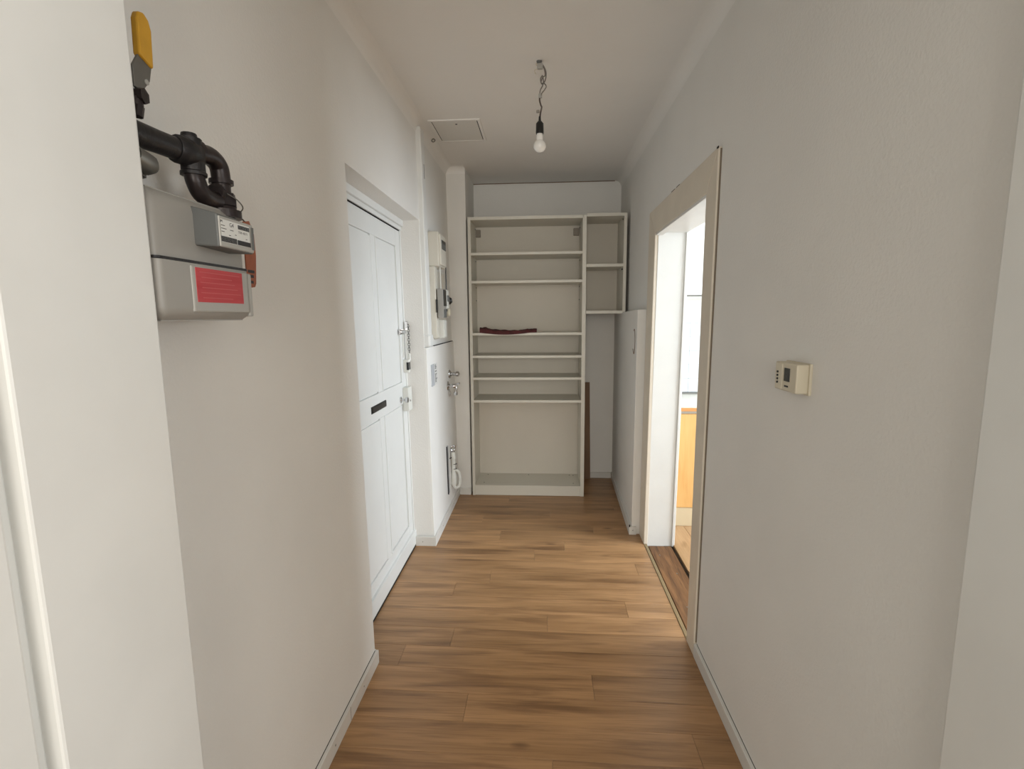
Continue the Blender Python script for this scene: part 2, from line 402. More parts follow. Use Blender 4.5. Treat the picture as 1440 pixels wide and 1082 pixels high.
obj('plinth', boxes((.82, 1.42, 3.235, 3.76, .003, .13)), KPLINTH, kc, bevel=.002)
obj('carcass', boxes((.82, 1.42, 3.25, 3.78, .13, .785)), KTOP, kc)
obj('cabinet_door', boxes((.823, 1.417, 3.23, 3.249, .133, .765)), KFRONT, kc, bevel=.003)
kc2 = thing('kitchen_base_cabinet', 'beech base cabinet farther right along the kitchen wall, beyond the door casing', 'cabinet', (1.72, 3.23, 0))
obj('plinth', boxes((1.42, 2.02, 3.235, 3.76, .003, .13)), KPLINTH, kc2, bevel=.002)
obj('carcass', boxes((1.42, 2.02, 3.25, 3.78, .13, .785)), KTOP, kc2)
obj('cabinet_door', boxes((1.423, 2.017, 3.23, 3.249, .133, .765)), KFRONT, kc2, bevel=.003)
kw = thing('kitchen_worktop', 'pale grey kitchen worktop with an orange-brown front edge', 'worktop', (1.4, 3.2, .786))
obj('slab', boxes((.82, 2.03, 3.222, 3.79, .786, .812)), KTOP, kw, bevel=.003)
obj('edge_band', boxes((.82, 2.03, 3.212, 3.2225, .786, .808)), KEDGE, kw, bevel=.002)
obj('seal_strip', boxes((.82, 2.03, 3.768, 3.79, .812, .824)), STEEL, kw)
ts = thing('tile_splashback', 'glazed white wall tiles between worktop and wall cabinet', 'tiles', (1.4, 3.788, .83))
obj('grout_bed', boxes((.79, 2.0, 3.778, 3.789, .826, 1.345)), GROUT, ts)
base = None
for i in range(12):
    for j in range(5):
        x0 = .765 + i * .1015 + .018; z0 = .83 + j * .103
        if base is None:
            bm = boxes((-.0495, .0495, -.003, .003, -.05, .05))
            base = obj('tile', bm, TILE, ts, bevel=.0015); o = base
        else:
            o = base.copy(); COL.objects.link(o)
        o.location = (x0 + .05, 3.776, z0 + .05)
wc = thing('kitchen_wall_cabinet', 'white kitchen wall cabinet hanging above the tiles', 'wall cabinet', (1.3, 3.62, 1.53))
obj('carcass', boxes((.86, 1.46, 3.47, 3.79, 1.545, 2.2)), WHITE, wc, bevel=.002)
obj('cabinet_door', boxes((.863, 1.457, 3.45, 3.468, 1.535, 2.2)), WHITE, wc, bevel=.002)
obj('light_rail', boxes((.86, 1.46, 3.475, 3.49, 1.525, 1.545)), STEEL, wc)
ul = thing('under_cabinet_lamp', 'small slim lamp fixed under the kitchen wall cabinet', 'lamp', (1.05, 3.62, 1.53))
obj('lamp_body', boxes((.93, 1.35, 3.60, 3.66, 1.515, 1.545)), WHITE, ul, bevel=.006)
obj('end_cap', boxes((.915, .93, 3.598, 3.662, 1.513, 1.545)), BLACKP, ul, bevel=.003)

# ---------------------------------------------------------------- baseboards
H, T = .056, .013
def screws(parent, pts, axis):
    for p in pts:
        p = Vector(p); a = Vector(axis)
        bm = B(); tube(bm, [p - a * .002, p + a * .0008], .003, 8); obj('screw', bm, STEEL, parent)
bl = struct('baseboard_left', boxes((XL - .002, XL + T, JY1, 1.832, 0, H)), SKIRT, 'white baseboard along the near left wall, ending at the door recess', bevel=.002)
obj('shadow_gap', boxes((XL - .006, XL + .0015, JY1, 1.828, H - .002, H + .0015)), GAPM, bl)
obj('joint', boxes((XL + T - .0015, XL + T + .0003, 1.53, 1.5315, .004, H - .001)), GAPM, bl)
screws(bl, [(XL + T, 1.40, .03), (XL + T, 1.66, .03), (XL + T, 1.10, .03)], (1, 0, 0))
bl2 = struct('baseboard_left_far', boxes((XL + .013, XL + .013 + T, 2.885, 3.772, 0, H)), SKIRT, 'white baseboard below the water taps', bevel=.002)
screws(bl2, [(XL + .013 + T, 3.10, .035), (XL + .013 + T, 3.5, .035)], (1, 0, 0))
b3 = struct('baseboard_recess', boxes((-.785, XL + .013 + T, 2.873, 2.886, 0, H + .004)), SKIRT, 'short baseboard on the far side of the door recess', bevel=.002)
screws(b3, [(-.74, 2.873, .028)], (0, -1, 0))
struct('baseboard_niche', boxes((XL + .013 + T, -.569, 3.773, 3.786, 0, H)), SKIRT, 'short baseboard left of the bookcase', bevel=.002)
br = struct('baseboard_right', boxes((XR - T, XR + .002, JY1, 1.932, 0, H)), SKIRT, 'white baseboard along the near right wall', bevel=.002)
obj('shadow_gap', boxes((XR - .0015, XR + .006, JY1, 1.93, H - .002, H + .0015)), GAPM, br)
hx = B(); hexa(hx, [(.553, 3.088, 0), (.600, 3.088, 0), (.62, 4.23, 0), (.590, 4.23, 0), (.553, 3.088, H), (.600, 3.088, H), (.62, 4.23, H), (.590, 4.23, H)])
b4 = struct('baseboard_right_far', hx, SKIRT, 'white baseboard at the foot of the low boxing on the right', bevel=.002)
screws(b4, [(.577, 3.088, .03)], (0, -1, 0))
obj('dark_chip', boxes((.553, .560, 3.087, 3.094, .052, .066)), GAPM, b4)
struct('baseboard_back', boxes((-.56, .6, 4.228, 4.241, 0, .05)), SKIRT, 'baseboard on the back wall')

# ---------------------------------------------------------------- entrance door
d1 = bpy.data.objects.new('door_1', None); COL.objects.link(d1); d1.location = (-.80, 2.36, 0); d1['kind'] = 'structure'
d1['label'] = 'white panelled entrance door with mail slot, set in a recess of the left wall'
LX = -.797
# leaf: back slab plus proud rails and stiles (so the panels are recessed)
leaf = obj('door_leaf', boxes((LX - .04, LX - .010, 1.83, 2.880, .012, 1.888)), DOORW, d1, lean=True)
bm = boxes((LX - .011, LX, 1.83, 2.095, .012, 1.888), (LX - .011, LX, 2.80, 2.880, .012, 1.888),
           (LX - .011, LX, 2.095, 2.80, 1.795, 1.888), (LX - .011, LX, 2.095, 2.80, .905, 1.032), (LX - .011, LX, 2.095, 2.80, .012, .158),
           (LX - .011, LX, 2.385, 2.448, 1.032, 1.795), (LX - .011, LX, 2.385, 2.448, .158, .905), (LX - .004, LX + .0045, 2.448, 2.455, 1.032, 1.795), (LX - .004, LX + .0045, 2.448, 2.455, .158, .905))
obj('rails_and_stiles', bm, DOORW, leaf, bevel=.003, lean=True)
for z0, z1 in ((1.040, 1.787), (.166, .897)):
    for y0, y1, d0, d1_ in ((2.103, 2.383, .0075, .001), (2.458, 2.792, .006, .006)):
        obj('door_panel', hexa(B(), [(LX - .012, y0, z0), (LX - d0, y0, z0), (LX - d1_, y1, z0), (LX - .012, y1, z0), (LX - .012, y0, z1), (LX - d0, y0, z1), (LX - d1_, y1, z1), (LX - .012, y1, z1)]), DOORW, leaf, bevel=.001, lean=True)
obj('kick_board', boxes((LX - .001, LX + .014, 1.83, 2.905, .012, .098)), DOORW, d1, bevel=.003, lean=True)
obj('floor_gap', boxes((LX - .02, LX + .0132, 1.83, 2.885, .0005, .012)), GAPM, d1, lean=True)
obj('frame_head', boxes((LX - .03, LX + .010, 1.825, 2.895, 1.893, 1.915), (LX - .03, LX + .022, 1.825, 2.895, 1.915, 1.95)), DOORW, d1, bevel=.003, lean=True)
obj('frame_jamb', boxes((LX - .03, LX + .004, 2.883, 2.897, 0, 1.95)), DOORW, d1, bevel=.002, lean=True)
obj('frame_jamb', boxes((LX - .03, LX + .012, 1.81, 1.828, 0, 1.95)), DOORW, d1, bevel=.002, lean=True)
obj('head_gap', boxes((LX - .02, LX + .003, 1.83, 2.876, 1.8885, 1.8925)), GAPM, d1, lean=True)
ms = obj('mail_slot', boxes((LX - .003, LX + .004, 2.262, 2.482, .948, .982)), BLACKP, d1, bevel=.002, lean=True)
obj('slot_flap', boxes((LX + .003, LX + .007, 2.27, 2.474, .953, .977)), BLACKP, ms, bevel=.001, lean=True)
# bolt + chain
bo = obj('bolt', boxes((LX, LX + .008, 2.775, 2.85, 1.305, 1.335)), CHROME, d1, bevel=.002, lean=True)
bm = B(); tube(bm, [(LX, 2.80, 1.32), (LX + .028, 2.80, 1.32)], .005, 10); tube(bm, [(LX + .028, 2.80, 1.32), (LX + .034, 2.80, 1.32)], .010, 12)
obj('bolt_knob', bm, CHROME, bo, lean=True)
bm = B(); box(bm, LX + .012, LX + .026, 2.868, 2.885, 1.33, 1.375); tube(bm, [(LX + .02, 2.876, 1.372), (LX + .02, 2.876, 1.38)], .006, 8)
obj('chain_bracket', bm, CHROME, d1, lean=True)
ch = None
for i in range(12):
    bm = B(); ring(bm, (0, 0, 0), (1, 0, 0) if i % 2 else (0, 1, 0), .0065, .0018, 10, 5)
    for v in bm.verts: v.co.z *= 1.35
    z = 1.352 - i * .0135
    for v in bm.verts: v.co += Vector((LX + .028, 2.878, z))
    obj('chain_link', bm, STEEL, d1, smooth=True, lean=True)
bm = B(); tube(bm, spline([(LX + .028, 2.878, 1.19), (LX + .028, 2.878, 1.18), (LX + .028, 2.878, 1.155), (LX + .028, 2.878, 1.15)]), .0065, 10)
obj('chain_handle', bm, PVC, d1, smooth=True, lean=True)
obj('chain_rail', boxes((LX, LX + .006, 2.84, 2.852, 1.17, 1.335)), PVC, d1, bevel=.001, lean=True)
kp = obj('keeper', boxes((LX, LX + .032, 2.835, 2.873, 1.083, 1.158)), PVC, d1, bevel=.003, lean=True)
obj('keeper_opening', boxes((LX + .020, LX + .0335, 2.833, 2.836, 1.098, 1.143), (LX + .0315, LX + .0335, 2.845, 2.866, 1.10, 1.143)), BLACKP, kp, lean=True)
lk = obj('rim_lock', boxes((LX, LX + .034, 2.795, 2.873, .862, 1.000)), PVC, d1, bevel=.004, lean=True)
bm = B(); tube(bm, [(LX + .034, 2.83, .92), (LX + .036, 2.83, .92)], .006, 10); obj('keyhole', bm, STEEL, lk, lean=True)
bm = B(); tube(bm, [(LX, 2.745, .937), (LX + .006, 2.745, .937)], .018, 14); tube(bm, [(LX + .006, 2.745, .937), (LX + .024, 2.745, .937), (LX + .030, 2.745, .937), (LX + .044, 2.745, .937), (LX + .048, 2.745, .937)], [.006, .006, .015, .017, .010], 14)
obj('door_handle', bm, CHROME, d1, smooth=True, lean=True)

# ---------------------------------------------------------------- painted channel beside the door
pc = tag(obj('pipe_channel', boxes((XL - .02, XL + .028, 2.905, 2.99, 1.232, CZ - .02)), WHITE, bevel=.006, lean=True), 'white painted vertical channel between door recess and fuse box', 'channel')
obj('inner_strip', boxes((XL - .01, XL + .014, 2.99, 3.03, 1.24, 2.40)), WHITE, pc, bevel=.005, lean=True)
obj('paint_chip', boxes((XL + .0275, XL + .0285, 2.955, 2.962, 2.19, 2.27)), GAPM, pc, lean=True)
obj('foot', boxes((XL - .01, XL + .035, 2.90, 3.00, 1.226, 1.30)), WHITE, pc, bevel=.012, lean=True)

# ---------------------------------------------------------------- fuse box and meter board on the upper left wall
fb = thing('fuse_box', 'cream fuse box with a small dark window, mounted high beside the channel', 'fuse box', (-.66, 3.15, 1.80))
DX = XL - .0
obj('housing', boxes((DX - .02, DX + .064, 3.11, 3.31, 1.712, 1.925)), BOXM, fb, bevel=.008, lean=True)
obj('cover', boxes((DX + .060, DX + .075, 3.12, 3.30, 1.722, 1.912)), BOXM, fb, bevel=.008, lean=True)
obj('window_flap', boxes((DX + .074, DX + .078, 3.15, 3.27, 1.822, 1.878)), METER2, fb, bevel=.001, lean=True)
obj('switch_gap', boxes((DX + .0775, DX + .0795, 3.155, 3.265, 1.858, 1.876)), BLACKP, fb, lean=True)
mb = thing('meter_board', 'white board below the fuse box carrying the small electrical devices', 'board', (-.66, 3.2, 1.45))
obj('board', boxes((DX - .015, DX + .0385, 3.09, 3.16, 1.27, 1.712)), BOXM, mb, bevel=.004, lean=True)
obj('back_plate', boxes((DX - .015, DX + .010, 3.163, 3.52, 1.26, 1.70)), BOXM, mb, bevel=.004, lean=True)
bm = B(); tube(bm, [(DX + .055, 3.17, 1.712), (DX + .055, 3.17, 1.60), (DX + .055, 3.17, 1.578)], .0045, 8)
tag(obj('cable', bm, PVC, lean=True), 'straight white cable running down from the fuse box', 'cable')
bm = B(); tube(bm, spline([(DX + .04, 3.30, 1.750), (DX + .05, 3.33, 1.748), (DX + .058, 3.345, 1.735), (DX + .058, 3.345, 1.68), (DX + .057, 3.345, 1.58), (DX + .055, 3.345, 1.52)]), .0035, 8)
tag(obj('cable', bm, BLACKP, lean=True, smooth=True), 'thin black cable looping from the fuse box down to the black plug', 'cable')
em = thing('electric_meter', 'grey slim electricity meter below the fuse box', 'meter', (-.64, 3.17, 1.5))
obj('housing', boxes((DX + .045, DX + .083, 3.10, 3.19, 1.395, 1.575)), METER, em, bevel=.003, lean=True)
obj('rear_rail', boxes((DX + .039, DX + .046, 3.085, 3.15, 1.43, 1.51)), BLACKP, em, lean=True)
obj('side_rail', boxes((DX + .0822, DX + .087, 3.105, 3.185, 1.47, 1.57)), BLACKP, em, lean=True)
obj('terminal_cover', boxes((DX + .082, DX + .087, 3.105, 3.185, 1.40, 1.45)), METER2, em, bevel=.001, lean=True)
cb = thing('circuit_breaker', 'small white breaker block clipped beside the grey meter', 'breaker', (-.62, 3.3, 1.5))
obj('breaker_body', boxes((DX + .012, DX + .086, 3.195, 3.275, 1.455, 1.575)), PVC, cb, bevel=.003, lean=True)
obj('toggle', boxes((DX + .086, DX + .094, 3.215, 3.255, 1.50, 1.54)), METER2, cb, bevel=.002, lean=True)
obj('end_clip', boxes((DX + .05, DX + .088, 3.192, 3.2, 1.437, 1.452)), BLACKP, cb, lean=True)
pl = thing('plug', 'chunky black plug right of the white breaker', 'plug', (-.61, 3.45, 1.51))
bm = B(); tube(bm, [(DX + .012, 3.33, 1.505), (DX + .045, 3.33, 1.505), (DX + .08, 3.33, 1.51), (DX + .095, 3.33, 1.512)], [.026, .028, .026, .014], 12)
obj('plug_body', bm, BLACKP, pl, smooth=True, lean=True)
obj('grip', boxes((DX + .04, DX + .07, 3.30, 3.36, 1.530, 1.548)), BLACKP, pl, bevel=.004, lean=True)
js = thing('junction_socket', 'round cream socket below the black plug', 'socket', (-.63, 3.45, 1.44))
bm = B(); tube(bm, [(DX + .012, 3.34, 1.435), (DX + .072, 3.34, 1.435), (DX + .080, 3.34, 1.435)], [.032, .030, .020], 16)
obj('socket_body', bm, BEIGE, js, smooth=True, lean=True)
ws = thing('wall_box', 'small white box near the bottom of the meter board', 'box', (-.66, 3.25, 1.3))
obj('box_body', boxes((DX + .005, DX + .066, 3.17, 3.25, 1.268, 1.385)), PVC, ws, bevel=.004, lean=True)
obj('lid', boxes((DX + .0655, DX + .071, 3.175, 3.245, 1.273, 1.380)), PVC, ws, bevel=.003, lean=True)
# ledge gap between upper wall and low boxing
obj('ledge_gap', boxes((XL - .008, XL + .0145, 3.10, 3.75, 1.2205, 1.2235)), GAPM, wl, lean=True)

# ---------------------------------------------------------------- plaque, taps, trap on the low boxing
SX = XL + .013
pq = thing('wall_plaque', 'narrow grey and white vertical plaque with tiny lettering, above the baseboard corner', 'plaque', (SX, 3.12, 1.04))
obj('plate', boxes((SX - .002, SX + .005, 2.985, 3.06, .978, 1.112)), mat('pale_grey_plate', '#b9bcc0', .4), pq, bevel=.001, lean=True)
obj('paper', boxes((SX - .002, SX + .002, 3.063, 3.15, .978, 1.112)), PAPER, pq, lean=True)
bm = B()
random.seed(3)
for i in range(12):
    z = 1.10 - i * .0095
    if i in (3, 5): continue
    box(bm, SX + .0018, SX + .0026, 3.09, 3.11 + random.random() * .04, z - .0022, z + .0022)
obj('lettering', bm, INK, pq, lean=True)
def tap(name, label, y, z, kind):
    t = thing(name, label, 'tap', (SX, y, z))
    x0 = SX - .011 * z
    def o(n, f, m=CHROME): 
        bm = B(); f(bm); return obj(n, bm, m, t, smooth=True)
    if kind == 0:
        o('rosette', lambda b: tube(b, [(x0, y, z), (x0 + .006, y, z), (x0 + .016, y, z)], [.034, .032, .016], 24))
        o('spindle', lambda b: tube(b, [(x0 + .014, y, z), (x0 + .05, y, z)], .013, 14))
        o('tap_cap', lambda b: tube(b, [(x0 + .048, y, z), (x0 + .054, y, z), (x0 + .068, y, z), (x0 + .074, y, z)], [.014, .020, .019, .008], 16))
    else:
        o('rosette', lambda b: tube(b, [(x0, y, z), (x0 + .005, y, z), (x0 + .013, y, z)], [.034, .032, .014], 24))
        o('tap_body', lambda b: tube(b, [(x0 + .010, y, z), (x0 + .03, y, z), (x0 + .055, y, z), (x0 + .062, y, z)], [.011, .015, .015, .010], 14))
        o('tap_handle', lambda b: (tube(b, [(x0 + .048, y, z), (x0 + .062, y, z + .012), (x0 + .080, y, z + .018)], [.007, .007, .007], 10), tube(b, [(x0 + .078, y - .028, z + .018), (x0 + .078, y + .028, z + .018)], .007, 10)))
        o('spout', lambda b: tube(b, spline([(x0 + .045, y, z), (x0 + .062, y, z - .012), (x0 + .058, y, z - .035), (x0 + .054, y, z - .05)]), .009, 12))
        o('hose_nut', lambda b: tube(b, [(x0 + .054, y, z - .044), (x0 + .054, y, z - .066)], .015, 6))
        o('hook', lambda b: tube(b, spline([(x0 + .008, y, z - .02), (x0 + .018, y, z - .05), (x0 + .012, y, z - .075)]), .004, 8))
tap('stop_valve', 'round chrome stop valve with flared rosette, above the tap', 3.57, .990, 0)
tap('washing_machine_tap', 'chrome tap with lever and downward hose spout', 3.50, .912, 1)
st = thing('drain_trap', 'white plastic drain trap with chrome top low on the left wall', 'drain', (-.63, 3.5, .15))
xx = SX - .020
bm = B(); ring(bm, (xx + .035, 3.50, .452), (.4, -1, 0), .017, .006, 18, 8); tube(bm, [(xx + .035, 3.50, .43), (xx + .035, 3.50, .42)], .013, 12); tube(bm, [(xx + .05, 3.5, .455), (xx + .056, 3.5, .475)], .005, 8)
obj('chrome_elbow', bm, CHROME, st, smooth=True)
bm = B(); tube(bm, [(xx + .035, 3.50, .425), (xx + .035, 3.50, .40), (xx + .037, 3.50, .375), (xx + .036, 3.50, .37), (xx + .036, 3.50, .27), (xx + .036, 3.50, .26), (xx + .036, 3.50, .19), (xx + .036, 3.50, .17)], [.013, .019, .019, .015, .015, .021, .021, .014], 16)
obj('trap_body', bm, PVC, st, smooth=True)
bm = B(); tube(bm, spline([(xx + .036, 3.50, .18), (xx + .05, 3.50, .155), (xx + .075, 3.50, .17), (xx + .083, 3.50, .22), (xx + .076, 3.50, .27), (xx + .055, 3.50, .29), (xx + .04, 3.50, .285)]), .011, 10)
obj('trap_bend', bm, PVC, st, smooth=True)
for z in (.335, .30):
    bm = B(); ring(bm, (xx + .045, 3.5, z), (0, 0, 1), .014, .003, 14, 6); obj('clip', bm, STEEL, st)
bm = B(); tube(bm, spline([(xx - .002, 3.44, .382), (xx + .01, 3.455, .384), (xx + .03, 3.49, .388)]), .0035, 8)
obj('hose_hook', bm, IRON, st)
pa = tag(obj('access_plate', boxes((SX - .002, SX + .006, 3.36, 3.40, .155, .50)), GREYP, bevel=.001, lean=True), 'tall narrow grey plate on the wall behind the drain trap', 'plate')
obj('plate_edge', boxes((SX - .002, SX + .008, 3.355, 3.3605, .155, .50)), IRON, pa, lean=True)

# ---------------------------------------------------------------- gas meter
X0 = -.575
gm = thing('gas_meter', 'grey metal gas meter on the left wall with red sticker and white label', 'gas meter', (-.63, .80, 1.40))
def capsule(bm, x0, x1, y0, y1, z0, z1, top=0.0, bot=0.0):
    """box whose top or bottom edges are pulled in (domed)"""
    n = 5; layers = []
    zs = []
    if bot:
        for i in range(n): t = i / (n - 1) * PI / 2; zs.append((z0 + bot * (1 - math.sin(t)) if False else z0 + bot * (1 - math.cos(t)), bot * (1 - math.sin(t))))
    else: zs.append((z0, 0))
    if top:
        for i in range(n): t = i / (n - 1) * PI / 2; zs.append((z1 - top + top * math.sin(t), top * (1 - math.cos(t))))
    else: zs.append((z1, 0))
    R = .014; cs = []
    for cx, cy, a0 in ((x1 - R, y1 - R, 0), (x0 + R, y1 - R, 90), (x0 + R, y0 + R, 180), (x1 - R, y0 + R, 270)):
        for k in range(6):
            a = math.radians(a0 + 90 * k / 5); cs.append((cx, cy, math.cos(a), math.sin(a)))
    for z, ins in zs:
        layers.append([bm.verts.new((cx + c * max(R - ins, .001), cy + s * max(R - ins, .001), z)) for cx, cy, c, s in cs])
    m_ = len(cs)
    for a, b in zip(layers[:-1], layers[1:]):
        for k in range(m_): bm.faces.new((a[k], a[(k + 1) % m_], b[(k + 1) % m_], b[k]))
    bm.faces.new(list(reversed(layers[0]))); bm.faces.new(layers[-1])
    return bm
obj('lower_shell', capsule(B(), -.69, X0, .727, .965, 1.398, 1.492, bot=.022), METER, gm, smooth=True)
obj('upper_shell', capsule(B(), -.69, X0 - .004, .727, .960, 1.496, 1.600, top=.026), METER, gm, smooth=True)
obj('seam_flange', capsule(B(), -.692, X0 + .001, .7245, .966, 1.4925, 1.4965), IRON, gm)
obj('front_plate', boxes((X0 - .006, X0 + .0022, .797, .953, 1.412, 1.489)), METER3, gm, bevel=.003)
obj('side_rim', boxes((X0 - .02, X0 + .000, .958, .970, 1.405, 1.488)), METER3, gm, bevel=.003)
obj('sticker', boxes((X0 + .0018, X0 + .0030, .806, .934, 1.429, 1.486)), RED, gm, bevel=.0004)
bm = B()
for i in range(6):
    z = 1.479 - i * .0085
    box(bm, X0 + .0028, X0 + .0033, .815 + (i % 2) * .004, .925 - (i * 7 % 4) * .008, z - .0007, z + .0007)
obj('sticker_print', bm, mat('faded_red_print', '#c45f5f', .6), gm)
XD = -.533
ix = obj('index_housing', B() if False else hexa(B(), [(X0 - .01, .822, 1.524), (XD, .814, 1.519), (XD, .914, 1.518), (X0 - .01, .914, 1.520), (X0 - .01, .822, 1.588), (XD, .814, 1.573), (XD, .914, 1.570), (X0 - .01, .914, 1.582)]), METER2, gm, bevel=.003)
obj('bezel', boxes((XD - .002, XD + .002, .816, .912, 1.520, 1.570)), METER3, ix, bevel=.003)
obj('label', boxes((XD + .0016, XD + .0024, .820, .900, 1.528, 1.565)), PAPER, ix, bevel=.0003)
bm = B(); random.seed(5)
xk0, xk1 = XD + .0023, XD + .0028
yy = 0.8660
while yy < 0.8990:
    wdt = random.choice((.0006, .0011, .0017)); box(bm, xk0, xk1, yy, yy + wdt, 1.5555, 1.5625); yy += wdt + .0009
yy = 0.8180
while yy < 0.8595:
    wdt = random.choice((.0008, .0014)); box(bm, xk0, xk1, yy, yy + wdt, 1.5285, 1.5375); yy += wdt + .0008
for z, a, b_ in ((1.5550, 0.8195, 0.8290), (1.5500, 0.8195, 0.8330), (1.5450, 0.8195, 0.8270), (1.5410, 0.8390, 0.8440), (1.5500, 0.8430, 0.8520), (1.5440, 0.8560, 0.8600), (1.5410, 0.8870, 0.8910)):
    box(bm, xk0, xk1, a, b_, z - .0005, z + .0005)
obj('barcode_print', bm, INK, ix)
obj('counter_window', boxes((xk0, xk1 + .0006, 0.8620, 0.9000, 1.5285, 1.5365)), INK, ix)
def wallmat(y, z, x): return Matrix(((0, 0, 1, x), (1, 0, 0, y), (0, 1, 0, z), (0, 0, 0, 1)))
text('label_text', 'G4', .0095, INK, ix, wallmat(0.8420, 1.5555, xk0), .0003)
text('label_text', 'M', .006, INK, ix, wallmat(0.8195, 1.5595, xk0), .0003)
text('label_text', '7500 40571', .0058, INK, ix, wallmat(0.8660, 1.5485, xk0), .0002)
obj('side_window', boxes((XD + .0028, XD + .0038, 0.9050, 0.9110, 1.5250, 1.5650)), METER2, ix)
# ports
PX, PY = -.605, .945
bm = B(); tube(bm, [(PX, PY, 1.590), (PX, PY, 1.604), (PX, PY, 1.606), (PX, PY, 1.611)], [.031, .031, .024, .022], 20)
obj('outlet_port', bm, IRON2, gm, smooth=True)
bm = B(); tube(bm, [(PX - .03, .742, 1.590), (PX - .03, .742, 1.615), (PX - .03, .742, 1.617), (PX - .03, .742, 1.640), (PX - .03, .742, 1.645), (PX - .03, .742, 1.67)], [.024, .024, .036, .036, .022, .020], 8)
obj('inlet_port', bm, STEEL, gm)
bm = B(); tube(bm, [(-.60, .730, 1.640), (-.60, .762, 1.634), (-.60, .772, 1.632)], [.0165, .016, .009], 14)
obj('inlet_nut', bm, STEEL, gm, smooth=True)
# pipework
gp = thing('gas_pipe', 'dark iron gas pipe with elbows above the grey gas meter', 'pipe', (-.61, .80, 1.68))
bm = B(); tube(bm, [(-.62, .70, 1.680), (-.618, .74, 1.680), (-.612, .80, 1.681), (-.608, .845, 1.682)], [.020, .020, .018, .018], 16)
obj('horizontal_pipe', bm, IRON, gp, smooth=True)
bm = B(); tube(bm, [(-.608, .835, 1.682), (-.607, .838, 1.682), (-.606, .875, 1.684), (-.606, .880, 1.684)], [.019, .023, .023, .019], 16)
tube(bm, [(-.606, .868, 1.69), (-.606, .868, 1.708), (-.606, .868, 1.710), (-.606, .868, 1.716)], [.019, .019, .013, .012], 12)
tube(bm, [(-.606, .872, 1.69), (-.606, .872, 1.655), (-.606, .872, 1.653), (-.606, .872, 1.648)], [.019, .019, .021, .021], 14)
obj('tee_fitting', bm, IRON, gp, smooth=True)
bm = B(); tube(bm, spline([(-.606, .872, 1.655), (-.604, .872, 1.640), (-.604, .884, 1.622), (-.604, .905, 1.617), (-.604, .925, 1.618)]), .016, 14)
obj('lower_elbow', bm, IRON2, gp, smooth=True)
bm = B(); pp = spline([(-.606, .876, 1.690), (-.605, .895, 1.692), (-.605, .920, 1.694), (-.605, .941, 1.684), (-.605, .946, 1.664), (-.605, .946, 1.650)])
tube(bm, pp, .0165, 16)
tube(bm, [(-.606, .876, 1.690), (-.605, .886, 1.6915)], .021, 14); tube(bm, [(-.605, .946, 1.660), (-.605, .946, 1.652)], .021, 14)
obj('upper_elbow', bm, IRON2, gp, smooth=True)
bm = B(); tube(bm, [(-.605, .946, 1.654), (-.605, .946, 1.628)], .0155, 14); obj('riser', bm, IRON2, gp, smooth=True)
bm = B(); tube(bm, [(-.605, .946, 1.636), (-.605, .946, 1.628)], .022, 8); tube(bm, [(-.605, .946, 1.628), (-.605, .946, 1.612)], .026, 6)
tube(bm, [(-.605, .922, 1.632), (-.605, .930, 1.630)], .019, 10)
obj('union_nut', bm, IRON2, gp, bevel=.001)
bm = B(); tube(bm, spline([(-.582, .925, 1.630), (-.575, .945, 1.622), (-.580, .968, 1.612), (-.60, .975, 1.600), (-.595, .965, 1.595)]), .0012, 6)
tag(obj('seal_wire', bm, STEEL), 'thin grey seal wire tied around the meter union nut', 'wire')
vv = thing('gas_valve_lever', 'yellow sleeved gas valve lever at the upper left', 'valve lever', (-.60, .77, 1.74))
bm = B(); pr = [(.757, 1.768), (.779, 1.768), (.793, 1.785), (.793, 1.842), (.788, 1.858), (.778, 1.868), (.766, 1.864), (.763, 1.85), (.763, 1.792)]
def prism(bm, pr, x0, x1):
    a = [bm.verts.new((x0, y_, z_)) for y_, z_ in pr]; b_ = [bm.verts.new((x1, y_, z_)) for y_, z_ in pr]; n = len(pr)
    bm.faces.new(a); bm.faces.new(list(reversed(b_)))
    for k in range(n): bm.faces.new((a[k], b_[k], b_[(k + 1) % n], a[(k + 1) % n]))
    return bm
obj('grip_sleeve', prism(B(), [(.760, 1.790), (.786, 1.780), (.789, 1.835), (.785, 1.848), (.776, 1.855), (.766, 1.852), (.762, 1.842)], -.606, -.594), YEL, vv, bevel=.003)
nk = obj('lever_neck', prism(B(), [(.748, 1.741), (.762, 1.738), (.780, 1.760), (.786, 1.782), (.762, 1.792), (.748, 1.770)], -.602, -.598), STEEL, vv, bevel=.001)
bm = B(); tube(bm, [(-.598, .772, 1.756), (-.5965, .772, 1.756)], .004, 10); obj('neck_hole', bm, METER3, vv)
bm = B(); tube(bm, [(-.62, .752, 1.730), (-.590, .757, 1.730)], .0115, 6); tube(bm, [(-.60, .752, 1.727), (-.60, .752, 1.712)], .008, 10)
tube(bm, [(-.64, .745, 1.72), (-.62, .75, 1.728)], .015, 12); tube(bm, [(-.60, .752, 1.715), (-.602, .750, 1.700)], .009, 8)
obj('valve_nut', bm, IRON2, vv)
